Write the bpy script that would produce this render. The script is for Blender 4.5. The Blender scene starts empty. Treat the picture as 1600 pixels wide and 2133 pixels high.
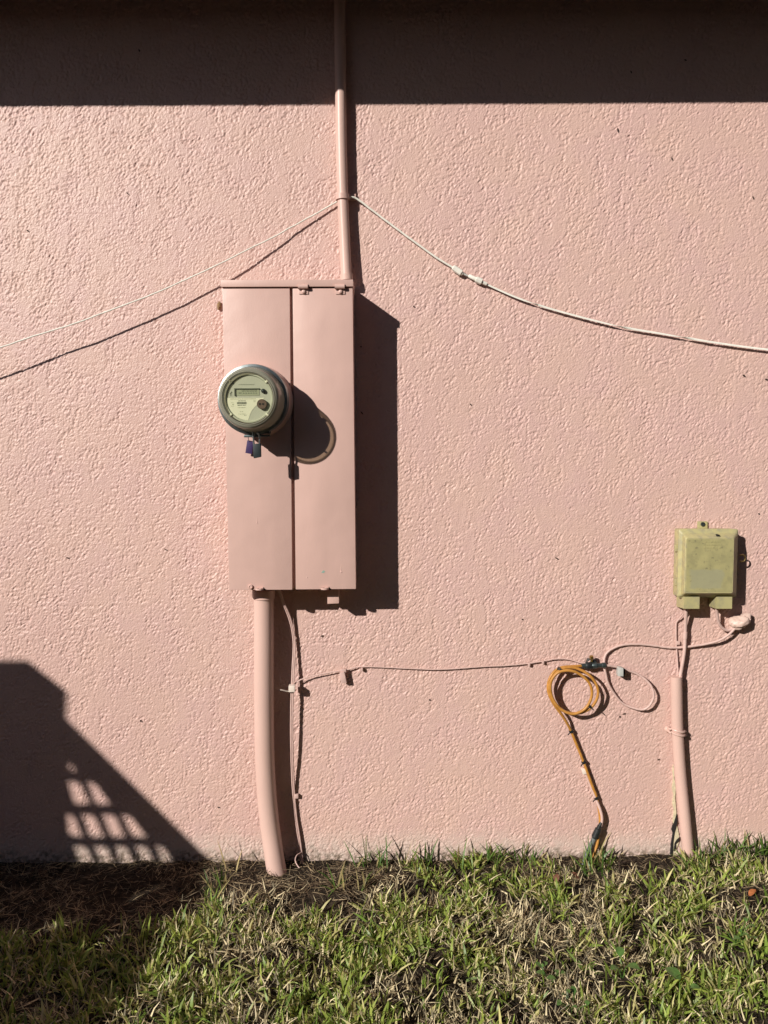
import bpy, bmesh, math, random
import numpy as np
from mathutils import Vector, Matrix
random.seed(7); RNG = np.random.default_rng(11)
R = math.radians
sc = bpy.context.scene
col = sc.collection

# ------------------------------------------------------------------ camera
CAM_D, PITCH, ROLL, FPX = 2.10, R(5.0), -0.0052, 1605.0
CAM_H = CAM_D * math.tan(math.atan((1787 - 1066.5) / FPX) + PITCH)
cam_data = bpy.data.cameras.new('camera'); cam = bpy.data.objects.new('camera', cam_data); col.objects.link(cam)
CAM_ROT = Matrix.Rotation(math.pi / 2 - PITCH, 3, 'X') @ Matrix.Rotation(ROLL, 3, 'Z')
CAM_LOC = Vector((0, -CAM_D, CAM_H))
cam.matrix_world = Matrix.Translation(CAM_LOC) @ CAM_ROT.to_4x4()
cam_data.sensor_fit = 'HORIZONTAL'; cam_data.sensor_width = 36.0; cam_data.lens = 36.0 * FPX / 1600.0
cam_data.clip_start = 0.02; cam_data.clip_end = 500
sc.camera = cam

# ------------------------------------------------------------------ light
SX, SZ = 0.95, 0.67                        # a shadow falls SX right and SZ down per metre away from the wall
to_sun = Vector((-SX, -1.0, SZ)).normalized()
world = bpy.data.worlds.new('World'); sc.world = world; world.use_nodes = True
wn = world.node_tree.nodes; wl = world.node_tree.links
sky = wn.new('ShaderNodeTexSky'); sky.sky_type = 'NISHITA'; sky.sun_disc = False; sky.dust_density = 0.4; sky.air_density = 0.7
sky.sun_elevation = math.asin(to_sun.z); sky.sun_rotation = math.atan2(to_sun.x, to_sun.y)
wn['Background'].inputs['Strength'].default_value = 0.05
wl.new(sky.outputs['Color'], wn['Background'].inputs['Color'])
sd = bpy.data.lights.new('sun', 'SUN'); sd.energy = 5.0; sd.angle = R(0.53); sd.color = (1.0, 0.945, 0.87)
sun = bpy.data.objects.new('sun', sd); col.objects.link(sun)
sun.rotation_euler = to_sun.to_track_quat('Z', 'Y').to_euler(); sun.location = (-3, -3, 4)
sc.view_settings.view_transform = 'Standard'; sc.view_settings.look = 'None'
sc.view_settings.gamma = 1.0; sc.view_settings.use_curve_mapping = False
sc.view_settings.exposure = 0.1
sc.render.engine = 'CYCLES'; sc.cycles.max_bounces = 5; sc.cycles.diffuse_bounces = 3; sc.cycles.glossy_bounces = 3; sc.cycles.transmission_bounces = 3; sc.cycles.transparent_max_bounces = 12
sc.cycles.use_adaptive_sampling = True; sc.cycles.adaptive_threshold = 0.02; sc.cycles.use_denoising = True
sc.cycles.caustics_reflective = False; sc.cycles.caustics_refractive = False

# ------------------------------------------------------------------ helpers
def W(px, py, h=0.0):
    """photo pixel -> point h metres in front of the wall plane (y = 0)"""
    d = CAM_ROT @ Vector(((px - 800) / FPX, -(py - 1066.5) / FPX, -1.0))
    t = (-h - CAM_LOC.y) / d.y
    return CAM_LOC + d * t
def G(px, py, z=0.0):
    """photo pixel -> point on the ground"""
    d = CAM_ROT @ Vector(((px - 800) / FPX, -(py - 1066.5) / FPX, -1.0))
    t = (z - CAM_LOC.z) / d.z
    return CAM_LOC + d * t
MPP = CAM_D / FPX                          # metres per pixel at the wall

def link_mesh(name, me, m, parent=None, smooth=40):
    if smooth:
        me.polygons.foreach_set('use_smooth', [True] * len(me.polygons))
        if hasattr(me, 'set_sharp_from_angle'): me.set_sharp_from_angle(angle=R(smooth))
    o = bpy.data.objects.new(name, me); col.objects.link(o)
    if m: me.materials.append(m)
    if parent is not None:
        o.parent = parent
        p = parent; off = Vector((0, 0, 0))
        while p is not None: off += p.location; p = p.parent
        me.transform(Matrix.Translation(-off))
    return o
def obj(name, bm, m, parent=None, smooth=40):
    bmesh.ops.recalc_face_normals(bm, faces=bm.faces)
    me = bpy.data.meshes.new(name); bm.to_mesh(me); bm.free()
    return link_mesh(name, me, m, parent, smooth)
def thing(name, label, cat, loc, group=None):
    o = bpy.data.objects.new(name, None); col.objects.link(o); o.location = loc
    o.empty_display_size = 0.05
    return tag(o, label, cat, group)
def tag(o, label=None, cat=None, group=None, kind=None):
    if label: o['label'] = label
    if cat: o['category'] = cat
    if group: o['group'] = group
    if kind: o['kind'] = kind
    return o
def bevel(bm, off, seg=2):
    if off > 0:
        es = [e for e in bm.edges if len(e.link_faces) == 2 and e.calc_face_angle(0) > 0.5]
        bmesh.ops.bevel(bm, geom=es, offset=off, segments=seg, profile=0.6, affect='EDGES', clamp_overlap=True)
def prism(poly, h0, h1, bev=0.0, bm=None):
    """poly: (x, z) outline; extruded from h0 (back) to h1 (front) metres off the wall"""
    b = bmesh.new()
    f = [b.verts.new((x, -h1, z)) for x, z in poly]; k = [b.verts.new((x, -h0, z)) for x, z in poly]
    n = len(poly)
    b.faces.new(f); b.faces.new(k[::-1])
    for i in range(n): b.faces.new((f[i], k[i], k[(i + 1) % n], f[(i + 1) % n]))
    bmesh.ops.recalc_face_normals(b, faces=b.faces)
    bevel(b, bev)
    if bm is None: return b
    me = bpy.data.meshes.new('t'); b.to_mesh(me); b.free(); bm.from_mesh(me); bpy.data.meshes.remove(me)
    return bm
def pp(pts, h):                            # pixel outline -> (x, z) outline at depth h
    return [((w := W(a, b, h)).x, w.z) for a, b in pts]
def rect(x0, y0, x1, y1): return [(x0, y0), (x1, y0), (x1, y1), (x0, y1)]
def lathe(cx, cz, prof, n=64, axis='Y', bm=None):
    """profile of (radius, h): turned about the wall normal through (cx, cz)"""
    b = bm or bmesh.new(); rings = []
    for r, h in prof:
        if r < 1e-6: rings.append([b.verts.new((cx, -h, cz))])
        else: rings.append([b.verts.new((cx + r * math.cos(2 * math.pi * i / n), -h, cz + r * math.sin(2 * math.pi * i / n))) for i in range(n)])
    for a, c in zip(rings, rings[1:]):
        for i in range(n):
            j = (i + 1) % n
            if len(a) == 1 and len(c) == 1: continue
            if len(a) == 1: b.faces.new((a[0], c[i], c[j]))
            elif len(c) == 1: b.faces.new((a[i], c[0], a[j]))
            else: b.faces.new((a[i], c[i], c[j], a[j]))
    return b
def catmull(P, step):
    P = [Vector(p) for p in P]
    if len(P) == 2: P = [P[0], P[0].lerp(P[1], .5), P[1]]
    Q = [P[0] * 2 - P[1]] + P + [P[-1] * 2 - P[-2]]; out = []
    for i in range(1, len(Q) - 2):
        a, b, c, d = Q[i - 1:i + 3]; n = max(2, int((c - b).length / step))
        for k in range(n):
            t = k / n
            out.append(0.5 * ((2 * b) + (c - a) * t + (2 * a - 5 * b + 4 * c - d) * t * t + (3 * b - a - 3 * c + d) * t ** 3))
    out.append(P[-1]); return out
def tube(P, r, n=10, step=0.006, smooth=True, bm=None, flat=None, twist=0.0, wob=0.0, caps=True):
    """round tube, or flat ribbon when flat = thickness / width; r may be a function of 0..1"""
    b = bm or bmesh.new()
    Q = catmull(P, step) if smooth else [Vector(p) for p in P]
    up = Vector((0, -1, 0)); rings = []; m = len(Q)
    T0 = (Q[1] - Q[0]).normalized(); N = up - T0 * up.dot(T0)
    if N.length < 1e-3: N = Vector((1, 0, 0)) - T0 * T0.x
    N.normalize()
    for i, q in enumerate(Q):
        T = (Q[min(i + 1, m - 1)] - Q[max(i - 1, 0)]).normalized()
        N = (N - T * N.dot(T)).normalized(); B = T.cross(N)
        rr = r(i / (m - 1)) if callable(r) else r
        if wob: q = q + N * (random.uniform(-1, 1) * wob) + B * (random.uniform(-1, 1) * wob)
        ang = twist(i / (m - 1)) if callable(twist) else twist
        ring = []
        for k in range(n):
            a = 2 * math.pi * k / n
            u, v = math.cos(a) * rr, math.sin(a) * rr * (flat if flat else 1.0)
            if ang: u, v = u * math.cos(ang) - v * math.sin(ang), u * math.sin(ang) + v * math.cos(ang)
            ring.append(b.verts.new(q + B * u + N * v))
        rings.append(ring)
    for a, c in zip(rings, rings[1:]):
        for k in range(n): b.faces.new((a[k], c[k], c[(k + 1) % n], a[(k + 1) % n]))
    if caps: b.faces.new(rings[0][::-1]); b.faces.new(rings[-1])
    return b
def rod(a, b, prof, n=16, bm=None):
    """straight turned piece from a to b with (fraction, radius) profile"""
    bm = bm or bmesh.new(); a = Vector(a); b = Vector(b); T = (b - a).normalized()
    U = T.orthogonal().normalized(); V = T.cross(U); rings = []
    for t, r in prof:
        c = a.lerp(b, t); rings.append([bm.verts.new(c + (U * math.cos(2 * math.pi * k / n) + V * math.sin(2 * math.pi * k / n)) * r) for k in range(n)])
    for p, q in zip(rings, rings[1:]):
        for k in range(n): bm.faces.new((p[k], q[k], q[(k + 1) % n], p[(k + 1) % n]))
    bm.faces.new(rings[0][::-1]); bm.faces.new(rings[-1]); return bm
def wire(pts, h):                          # pixel path (px, py[, h]) -> world path
    return [W(p[0], p[1], p[2] if len(p) > 2 else h) for p in pts]

def vnoise(x, y, s, seed=0):
    """smooth 2-D value noise in 0..1"""
    x = np.asarray(x, float) * s + 71.3; y = np.asarray(y, float) * s + 37.7
    xi = np.floor(x).astype(np.int64); yi = np.floor(y).astype(np.int64); fx = x - xi; fy = y - yi
    fx = fx * fx * (3 - 2 * fx); fy = fy * fy * (3 - 2 * fy)
    def h(a, b):
        n = (a * 374761393 + b * 668265263 + seed * 1442695) & 0x7fffffff
        n = ((n ^ (n >> 13)) * 1274126177) & 0x7fffffff
        return ((n ^ (n >> 16)) & 0xffff) / 65535.0
    return (h(xi, yi) * (1 - fx) + h(xi + 1, yi) * fx) * (1 - fy) + (h(xi, yi + 1) * (1 - fx) + h(xi + 1, yi + 1) * fx) * fy

# ------------------------------------------------------------------ materials
def lin(r, g, b):
    f = lambda c: (c / 255) / 12.92 if c / 255 <= .04045 else ((c / 255 + .055) / 1.055) ** 2.4
    return (f(r), f(g), f(b), 1)
def nodes(name):
    m = bpy.data.materials.new(name); m.use_nodes = True; t = m.node_tree
    return m, t.nodes, t.links, t.nodes['Principled BSDF']
def pm(name, c, rough=.5, metal=0.0, var=.08, scale=40, bump=0.0, bscale=200, stretch=(1, 1, 1), spec=.5, c2=None, detail=4):
    """principled with mottled colour and fine relief"""
    m, N, L, P = nodes(name)
    P.inputs['Roughness'].default_value = rough; P.inputs['Metallic'].default_value = metal
    P.inputs['Specular IOR Level'].default_value = spec
    tc = N.new('ShaderNodeTexCoord'); mp = N.new('ShaderNodeMapping'); mp.inputs['Scale'].default_value = stretch
    gm = N.new('ShaderNodeNewGeometry'); L.new(gm.outputs['Position'], mp.inputs['Vector'])
    nz = N.new('ShaderNodeTexNoise'); nz.inputs['Scale'].default_value = scale; nz.inputs['Detail'].default_value = detail
    L.new(mp.outputs['Vector'], nz.inputs['Vector'])
    mx = N.new('ShaderNodeMix'); mx.data_type = 'RGBA'
    rp = N.new('ShaderNodeMapRange'); rp.inputs[1].default_value = .3; rp.inputs[2].default_value = .7
    L.new(nz.outputs['Fac'], rp.inputs[0]); L.new(rp.outputs[0], mx.inputs['Factor'])
    c = tuple(c)[:3] + (1,)
    lo = tuple(max(0, v * (1 - var)) for v in c[:3]) + (1,); hi = tuple(min(1, v * (1 + var)) for v in c[:3]) + (1,)
    if c2: hi = tuple(c2)[:3] + (1,)
    mx.inputs['A'].default_value = lo; mx.inputs['B'].default_value = hi
    L.new(mx.outputs['Result'], P.inputs['Base Color'])
    if bump:
        n2 = N.new('ShaderNodeTexNoise'); n2.inputs['Scale'].default_value = bscale; n2.inputs['Detail'].default_value = 3
        L.new(mp.outputs['Vector'], n2.inputs['Vector'])
        bp = N.new('ShaderNodeBump'); bp.inputs['Strength'].default_value = bump; bp.inputs['Distance'].default_value = .002
        L.new(n2.outputs['Fac'], bp.inputs['Height']); L.new(bp.outputs['Normal'], P.inputs['Normal'])
    return m
def wavy(m, scale=7, dist=.003, strength=.35):
    """slow waviness of hand-painted sheet metal on top of the fine relief"""
    N, L = m.node_tree.nodes, m.node_tree.links; P = N['Principled BSDF']; prev = P.inputs['Normal'].links[0].from_socket
    gm = N.new('ShaderNodeNewGeometry'); n = N.new('ShaderNodeTexNoise'); n.inputs['Scale'].default_value = scale; n.inputs['Detail'].default_value = 2; L.new(gm.outputs['Position'], n.inputs['Vector'])
    b = N.new('ShaderNodeBump'); b.inputs['Strength'].default_value = strength; b.inputs['Distance'].default_value = dist; L.new(n.outputs['Fac'], b.inputs['Height']); L.new(prev, b.inputs['Normal']); L.new(b.outputs['Normal'], P.inputs['Normal'])

PINK = (.64, .405, .325)
def stucco():
    m, N, L, P = nodes('pink_stucco')
    P.inputs['Roughness'].default_value = .46; P.inputs['Specular IOR Level'].default_value = .45
    gm = N.new('ShaderNodeNewGeometry'); pos = gm.outputs['Position']
    def noise(scale, detail=2, dist=0.0, st=(1, 1, 1), rough=.5):
        mp = N.new('ShaderNodeMapping'); mp.inputs['Scale'].default_value = st; L.new(pos, mp.inputs['Vector'])
        n = N.new('ShaderNodeTexNoise'); n.inputs['Scale'].default_value = scale; n.inputs['Detail'].default_value = detail
        n.inputs['Distortion'].default_value = dist; n.inputs['Roughness'].default_value = rough
        L.new(mp.outputs['Vector'], n.inputs['Vector']); return n.outputs['Fac']
    def rng(v, a, b, c=0.0, d=1.0, mode='SMOOTHSTEP'):
        n = N.new('ShaderNodeMapRange'); n.interpolation_type = mode
        for i, k in enumerate((a, b, c, d)): n.inputs[i + 1].default_value = k
        L.new(v, n.inputs[0]); return n.outputs[0]
    def math_(op, a, b):
        n = N.new('ShaderNodeMath'); n.operation = op
        for i, k in enumerate((a, b)):
            if isinstance(k, (int, float)): n.inputs[i].default_value = k
            else: L.new(k, n.inputs[i])
        return n.outputs[0]
    def mixf(f, a, b):
        n = N.new('ShaderNodeMix'); n.data_type = 'FLOAT'; L.new(f, n.inputs['Factor'])
        for k, v in (('A', a), ('B', b)):
            if isinstance(v, (int, float)): n.inputs[k].default_value = v
            else: L.new(v, n.inputs[k])
        return n.outputs['Result']
    def mixc(f, a, b):
        n = N.new('ShaderNodeMix'); n.data_type = 'RGBA'; L.new(f, n.inputs['Factor'])
        for k, v in (('A', a), ('B', b)):
            if isinstance(v, tuple): n.inputs[k].default_value = v[:3] + (1,)
            else: L.new(v, n.inputs[k])
        return n.outputs['Result']
    # lumps of dashed stucco with their tops knocked flat by the trowel
    base = noise(150, 2.0, .35, (1, 1, .88), .7)
    clip = rng(noise(23, 3, .6, (1.25, 1, .72), .62), .36, .63, .39, .69, 'LINEAR')
    clip = math_('ADD', clip, rng(noise(2.6, 2), .3, .7, .06, -.06, 'LINEAR'))
    sm = N.new('ShaderNodeMath'); sm.operation = 'SMOOTH_MIN'; L.new(base, sm.inputs[0]); L.new(clip, sm.inputs[1]); sm.inputs[2].default_value = .004
    h = math_('ADD', math_('MULTIPLY', sm.outputs[0], 1.0), math_('MULTIPLY', clip, -.62))
    h = math_('MULTIPLY', h, rng(noise(3.5, 3), .3, .7, .75, 1.15, 'LINEAR'))
    h = math_('ADD', h, math_('MULTIPLY', noise(5, 2), .10))
    bp = N.new('ShaderNodeBump'); bp.inputs['Strength'].default_value = .55; bp.inputs['Distance'].default_value = .0022
    L.new(noise(270, 1, .4), bp.inputs['Height']); L.new(bp.outputs['Normal'], P.inputs['Normal'])
    dp = N.new('ShaderNodeDisplacement'); dp.inputs['Midlevel'].default_value = .22; dp.inputs['Scale'].default_value = .0108
    L.new(h, dp.inputs['Height']); L.new(dp.outputs[0], N['Material Output'].inputs['Displacement'])
    m.displacement_method = 'DISPLACEMENT'
    # paint: slightly peach and slightly rosy areas, old splash marks low down
    c = mixc(rng(noise(7, 4), .35, .65), (.622, .420, .358), (.610, .406, .366))
    c = mixc(rng(noise(48, 2), .42, .68, 0, .5), c, (.642, .442, .382))
    c = mixc(rng(noise(1.7, 3, .4, (1.6, 1, .6)), .38, .68, 0, .55), c, (.585, .388, .338))
    sep = N.new('ShaderNodeSeparateXYZ'); L.new(pos, sep.inputs[0])
    zz = math_('ADD', sep.outputs['Z'], math_('MULTIPLY', noise(22, 4), .07))
    low = rng(zz, .045, .135, 1, 0)
    low = math_('MULTIPLY', low, rng(noise(60, 3), .3, .6, .35, .8))
    c = mixc(low, c, (.61, .50, .435))
    dirt = math_('MULTIPLY', rng(zz, .035, .075, .95, 0), rng(noise(70, 4), .38, .62))
    c = mixc(dirt, c, (.22, .17, .13))
    L.new(c, P.inputs['Base Color'])
    return m
M = {}
M['stucco'] = stucco()
M['paint'] = pm('pink_painted_metal', (.600, .400, .348), .42, var=.05, scale=9, bump=.10, bscale=260, stretch=(1.6, 1, .5), spec=.4)
wavy(M['paint'], 9, .006, .5)
M['paint_pipe'] = pm('pink_painted_conduit', (.612, .416, .358), .40, var=.05, scale=14, bump=.08, bscale=180, stretch=(1, 1, .35), spec=.4)
M['pipe_bare'] = pm('worn_conduit', (.60, .50, .42), .5, var=.1, scale=60, bump=.15, bscale=220)
M['paint_wire'] = pm('pink_painted_wire', (.585, .405, .36), .5, var=.09, scale=70, bump=.2, bscale=300)
M['white_wire'] = pm('white_cable', (.78, .76, .68), .4, var=.07, scale=50)
M['white_clip'] = pm('white_plastic', (.76, .66, .58), .4, var=.05, scale=90)
M['grey_plastic'] = pm('pale_grey_plastic', (.50, .50, .47), .35, var=.1, scale=70)
M['black'] = pm('black_plastic', (.015, .017, .018), .4, var=.3, scale=90)
M['orange'] = pm('orange_cable', (.46, .20, .030), .45, var=.16, scale=60, c2=(.54, .26, .06))
M['steel'] = pm('galvanised_steel', (.30, .34, .34), .38, metal=1, var=.2, scale=60, bump=.05, bscale=120)
M['darksteel'] = pm('dark_steel', (.10, .125, .125), .38, metal=.8, var=.3, scale=90)
M['brass'] = pm('brass', (.55, .40, .16), .35, metal=1, var=.15, scale=120)
M['teal'] = pm('dark_teal_plastic', (.010, .018, .021), .6, var=.25, scale=90)
M['purple'] = pm('purple_tag_plastic', (.035, .014, .085), .6, var=.15, scale=90)
M['hose'] = pm('grey_rubber', (.13, .145, .14), .5, var=.25, scale=80)
M['mud'] = pm('mud', (.27, .17, .085), .9, var=.35, scale=200, bump=.8, bscale=300)
M['cream'] = pm('bare_render', (.60, .53, .36), .85, var=.15, scale=120, bump=.6, bscale=250)
M['hole_shade'] = pm('painted_cavity_shade', (.012, .010, .009), .95, var=.2, scale=90)  # near-black colour stands in for the shade inside holes and cracks
M['foam'] = pm('smeared_sealant', (.62, .45, .385), .48, var=.08, scale=60, bump=.5, bscale=120)
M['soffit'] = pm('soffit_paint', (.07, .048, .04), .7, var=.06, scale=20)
M['roof'] = pm('roof_shingle', (.12, .10, .09), .9, var=.3, scale=30, bump=.5, bscale=60)
M['timber'] = pm('weathered_timber', (.24, .18, .13), .8, var=.25, scale=18, stretch=(1, 1, .2), bump=.4)
M['speck'] = pm('dark_dirt', (.05, .03, .02), .9, var=.4, scale=200)
M['verdigris'] = pm('green_scratch', (.24, .36, .30), .6, var=.1, scale=200)
M['beige'] = pm('beige_render', (.34, .29, .22), .8, var=.06, scale=3)
M['pane'] = pm('dark_window_glass', (.03, .035, .04), .08, var=.1, scale=3)
# meter
M['face'] = pm('meter_face', (.42, .425, .35), .5, var=.03, scale=60)
M['label'] = pm('meter_label', (.68, .67, .53), .5, var=.02, scale=60)
M['ink'] = pm('label_ink', (.10, .11, .08), .6, var=.1, scale=60)
M['ink_soft'] = pm('faded_ink', (.30, .31, .20), .6, var=.1, scale=60)
M['lcd'] = pm('lcd_glass', (.33, .35, .25), .25, var=.02, scale=60)
M['port'] = pm('brown_port', (.12, .075, .055), .4, var=.2, scale=200)
M['barrel'] = pm('meter_barrel', (.46, .47, .38), .45, var=.05, scale=60)
def clear(name, tint, fac, base, rough):
    m, N, L, P = nodes(name)
    P.inputs['Base Color'].default_value = base + (1,); P.inputs['Roughness'].default_value = rough
    t = N.new('ShaderNodeBsdfTransparent'); t.inputs['Color'].default_value = tint + (1,)
    lw0 = N.new('ShaderNodeLayerWeight'); lw0.inputs['Blend'].default_value = .5
    lw = N.new('ShaderNodeMath'); lw.operation = 'POWER'; L.new(lw0.outputs['Facing'], lw.inputs[0]); lw.inputs[1].default_value = 4.0
    mr = N.new('ShaderNodeMapRange'); mr.inputs[3].default_value = fac; mr.inputs[4].default_value = 1.0; L.new(lw.outputs[0], mr.inputs[0])
    mx = N.new('ShaderNodeMixShader'); L.new(mr.outputs[0], mx.inputs[0]); L.new(t.outputs[0], mx.inputs[1]); L.new(P.outputs[0], mx.inputs[2])
    L.new(mx.outputs[0], N['Material Output'].inputs['Surface']); return m
M['lens'] = clear('clear_meter_lens', (.93, .94, .86), .02, (.5, .5, .42), .05)
M['cover'] = clear('tinted_meter_cover', (.74, .70, .58), .44, (.48, .47, .38), .12)
def telecom_mat():
    m, N, L, P = nodes('weathered_olive_plastic'); P.inputs['Roughness'].default_value = .5
    gm = N.new('ShaderNodeNewGeometry')
    def nz(s, d=4, st=(1, 1, 1)):
        mp = N.new('ShaderNodeMapping'); mp.inputs['Scale'].default_value = st; L.new(gm.outputs['Position'], mp.inputs['Vector'])
        n = N.new('ShaderNodeTexNoise'); n.inputs['Scale'].default_value = s; n.inputs['Detail'].default_value = d; L.new(mp.outputs['Vector'], n.inputs['Vector'])
        r = N.new('ShaderNodeMapRange'); r.inputs[1].default_value = .42; r.inputs[2].default_value = .68; L.new(n.outputs['Fac'], r.inputs[0]); return r.outputs[0]
    def mix(f, a, b):
        n = N.new('ShaderNodeMix'); n.data_type = 'RGBA'; L.new(f, n.inputs['Factor'])
        for k, v in (('A', a), ('B', b)):
            if isinstance(v, tuple): n.inputs[k].default_value = v + (1,)
            else: L.new(v, n.inputs[k])
        return n.outputs['Result']
    c = mix(nz(24), (.45, .40, .195), (.41, .37, .185))
    c = mix(nz(60, 6), c, (.33, .30, .18))
    L.new(c, P.inputs['Base Color']); return m
M['olive'] = telecom_mat()
def lid_mat():
    m, N, L, P = nodes('grimy_olive_plastic'); P.inputs['Roughness'].default_value = .55
    gm = N.new('ShaderNodeNewGeometry')
    def nz(s, d=6):
        n = N.new('ShaderNodeTexNoise'); n.inputs['Scale'].default_value = s; n.inputs['Detail'].default_value = d; L.new(gm.outputs['Position'], n.inputs['Vector']); return n.outputs['Fac']
    def rng(v, a, b, c=0.0, d=1.0):
        n = N.new('ShaderNodeMapRange'); n.interpolation_type = 'SMOOTHSTEP'
        for i, k in enumerate((a, b, c, d)): n.inputs[i + 1].default_value = k
        L.new(v, n.inputs[0]); return n.outputs[0]
    def mth(op, a, b):
        n = N.new('ShaderNodeMath'); n.operation = op
        for i, k in enumerate((a, b)):
            if isinstance(k, (int, float)): n.inputs[i].default_value = k
            else: L.new(k, n.inputs[i])
        return n.outputs[0]
    def mix(f, a, b):
        n = N.new('ShaderNodeMix'); n.data_type = 'RGBA'; L.new(f, n.inputs['Factor'])
        for k, v in (('A', a), ('B', b)):
            if isinstance(v, tuple): n.inputs[k].default_value = v + (1,)
            else: L.new(v, n.inputs[k])
        return n.outputs['Result']
    sep = N.new('ShaderNodeSeparateXYZ'); L.new(gm.outputs['Position'], sep.inputs[0])
    p = W(1472, 1206, .074)                                    # where a sticker once sat
    dx = mth('DIVIDE', mth('ABSOLUTE', mth('SUBTRACT', sep.outputs['X'], p.x), 0), .043); dz = mth('DIVIDE', mth('ABSOLUTE', mth('SUBTRACT', sep.outputs['Z'], p.z), 0), .025)
    d = mth('ADD', mth('MAXIMUM', dx, dz), mth('MULTIPLY', nz(55), .7))
    c = mix(rng(nz(26), .35, .65), (.33, .30, .145), (.40, .36, .17))
    c = mix(rng(nz(42, 8), .50, .66, 0, .45), c, (.235, .215, .115))
    c = mix(rng(nz(110, 3), .58, .72, 0, .7), c, (.17, .155, .09))
    c = mix(rng(d, 1.25, 1.5, .75, 0), c, (.31, .30, .19))
    L.new(c, P.inputs['Base Color']); return m
M['olive_dirty'] = lid_mat()

# ================================================================== house
HOUSE_L = 4.5
house = thing('house', 'pink stucco house wall under a shaded eave', 'house', (0, 0, 0))
def axis(lo, hi, dlo, dhi, fine, coarse):
    a = np.arange(lo, dlo, coarse); b = np.arange(dlo, dhi, fine); c = np.arange(dhi, hi + coarse, coarse)
    return np.concatenate([a, b, c])
EAVE_E = 0.40
EAVE_Z = W(800, 218, 0).z + SZ * EAVE_E
def grid_mesh(name, X, Y, fn):
    gx, gy = np.meshgrid(X, Y); co = fn(gx.ravel(), gy.ravel()).astype(np.float32)
    nx, ny = len(X), len(Y); idx = np.arange(nx * ny).reshape(ny, nx)
    q = np.stack([idx[:-1, :-1], idx[:-1, 1:], idx[1:, 1:], idx[1:, :-1]], -1).reshape(-1, 4).astype(np.int32)
    return raw_mesh(name, co, q)
def raw_mesh(name, co, q):
    me = bpy.data.meshes.new(name); me.vertices.add(len(co)); me.vertices.foreach_set('co', co.ravel())
    k = q.shape[1]; me.loops.add(q.size); me.loops.foreach_set('vertex_index', q.ravel())
    me.polygons.add(len(q)); me.polygons.foreach_set('loop_start', np.arange(0, q.size, k, dtype=np.int32))
    me.polygons.foreach_set('loop_total', np.full(len(q), k, dtype=np.int32)) if False else None
    me.update(calc_edges=True); me.validate(); return me
wx = axis(-HOUSE_L, HOUSE_L, -1.10, 1.10, .0022, .04); wz = axis(-.25, EAVE_Z + .05, -.03, EAVE_Z + .02, .0022, .04)
wall_me = grid_mesh('wall', wx, wz, lambda a, b: np.stack([a, np.zeros_like(a), b], 1))
link_mesh('wall', wall_me, M['stucco'], house, smooth=180)
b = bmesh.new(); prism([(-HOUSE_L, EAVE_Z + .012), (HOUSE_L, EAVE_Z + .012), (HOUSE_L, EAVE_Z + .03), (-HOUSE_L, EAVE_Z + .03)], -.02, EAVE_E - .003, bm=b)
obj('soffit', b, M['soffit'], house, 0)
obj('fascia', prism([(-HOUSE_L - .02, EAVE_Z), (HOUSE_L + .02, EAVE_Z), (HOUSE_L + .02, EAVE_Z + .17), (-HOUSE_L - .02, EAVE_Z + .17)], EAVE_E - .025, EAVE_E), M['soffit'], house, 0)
b = bmesh.new()
vs = [b.verts.new(v) for v in ((-HOUSE_L - .05, -EAVE_E - .005, EAVE_Z + .175), (HOUSE_L + .05, -EAVE_E - .005, EAVE_Z + .175), (HOUSE_L + .05, 2.6, EAVE_Z + 1.35), (-HOUSE_L - .05, 2.6, EAVE_Z + 1.35))]
f = b.faces.new(vs); e = bmesh.ops.extrude_face_region(b, geom=[f]); bmesh.ops.translate(b, verts=[v for v in e['geom'] if isinstance(v, bmesh.types.BMVert)], vec=(0, 0, .04))
obj('roof', b, M['roof'], house, 0)

# ================================================================== ground
def smooth(a, b, v):
    t = np.clip((v - a) / (b - a), 0, 1); return t * t * (3 - 2 * t)
def ground_h(x, y):
    x = np.asarray(x, float); y = np.asarray(y, float)
    h = (vnoise(x, y, 9, 1) - .5) * .032 * smooth(.0, .12, -y) + (vnoise(x, y, 28, 2) - .5) * .012
    h = h + np.clip((x - .35) * .022, -.004, .016) - .004 * np.exp(-(-y / .06) ** 2)
    h = h * np.exp(-(np.maximum(-y - 3, 0) / 6) ** 2)
    h = h + .014 * np.exp(-((x - .0) / .9) ** 2) * 0
    return h
gx = axis(-60, 60, -1.7, 1.7, .01, 2.0); gy = axis(-60, 1.0, -1.6, .0, .01, 1.5)
def soil_mat():
    m, N, L, P = nodes('dark_soil'); P.inputs['Roughness'].default_value = .95; P.inputs['Specular IOR Level'].default_value = .15
    gm = N.new('ShaderNodeNewGeometry')
    def nz(s, d=5):
        n = N.new('ShaderNodeTexNoise'); n.inputs['Scale'].default_value = s; n.inputs['Detail'].default_value = d; L.new(gm.outputs['Position'], n.inputs['Vector']); return n.outputs['Fac']
    cr = N.new('ShaderNodeValToRGB'); L.new(nz(70, 6), cr.inputs[0])
    cr.color_ramp.elements[0].position = .35; cr.color_ramp.elements[0].color = (.013, .010, .007, 1)
    cr.color_ramp.elements[1].position = .72; cr.color_ramp.elements[1].color = (.065, .047, .032, 1)
    L.new(cr.outputs[0], P.inputs['Base Color'])
    bp = N.new('ShaderNodeBump'); bp.inputs['Strength'].default_value = 1; bp.inputs['Distance'].default_value = .01
    L.new(nz(160, 6), bp.inputs['Height']); L.new(bp.outputs[0], P.inputs['Normal']); return m
M['soil'] = soil_mat()
gme = grid_mesh('ground', gx, gy, lambda a, b: np.stack([a, b, ground_h(a, b)], 1))
tag(link_mesh('ground', gme, M['soil'], None, smooth=180), 'dark sandy soil and lawn in front of the pink wall', 'ground', kind='structure')

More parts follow.
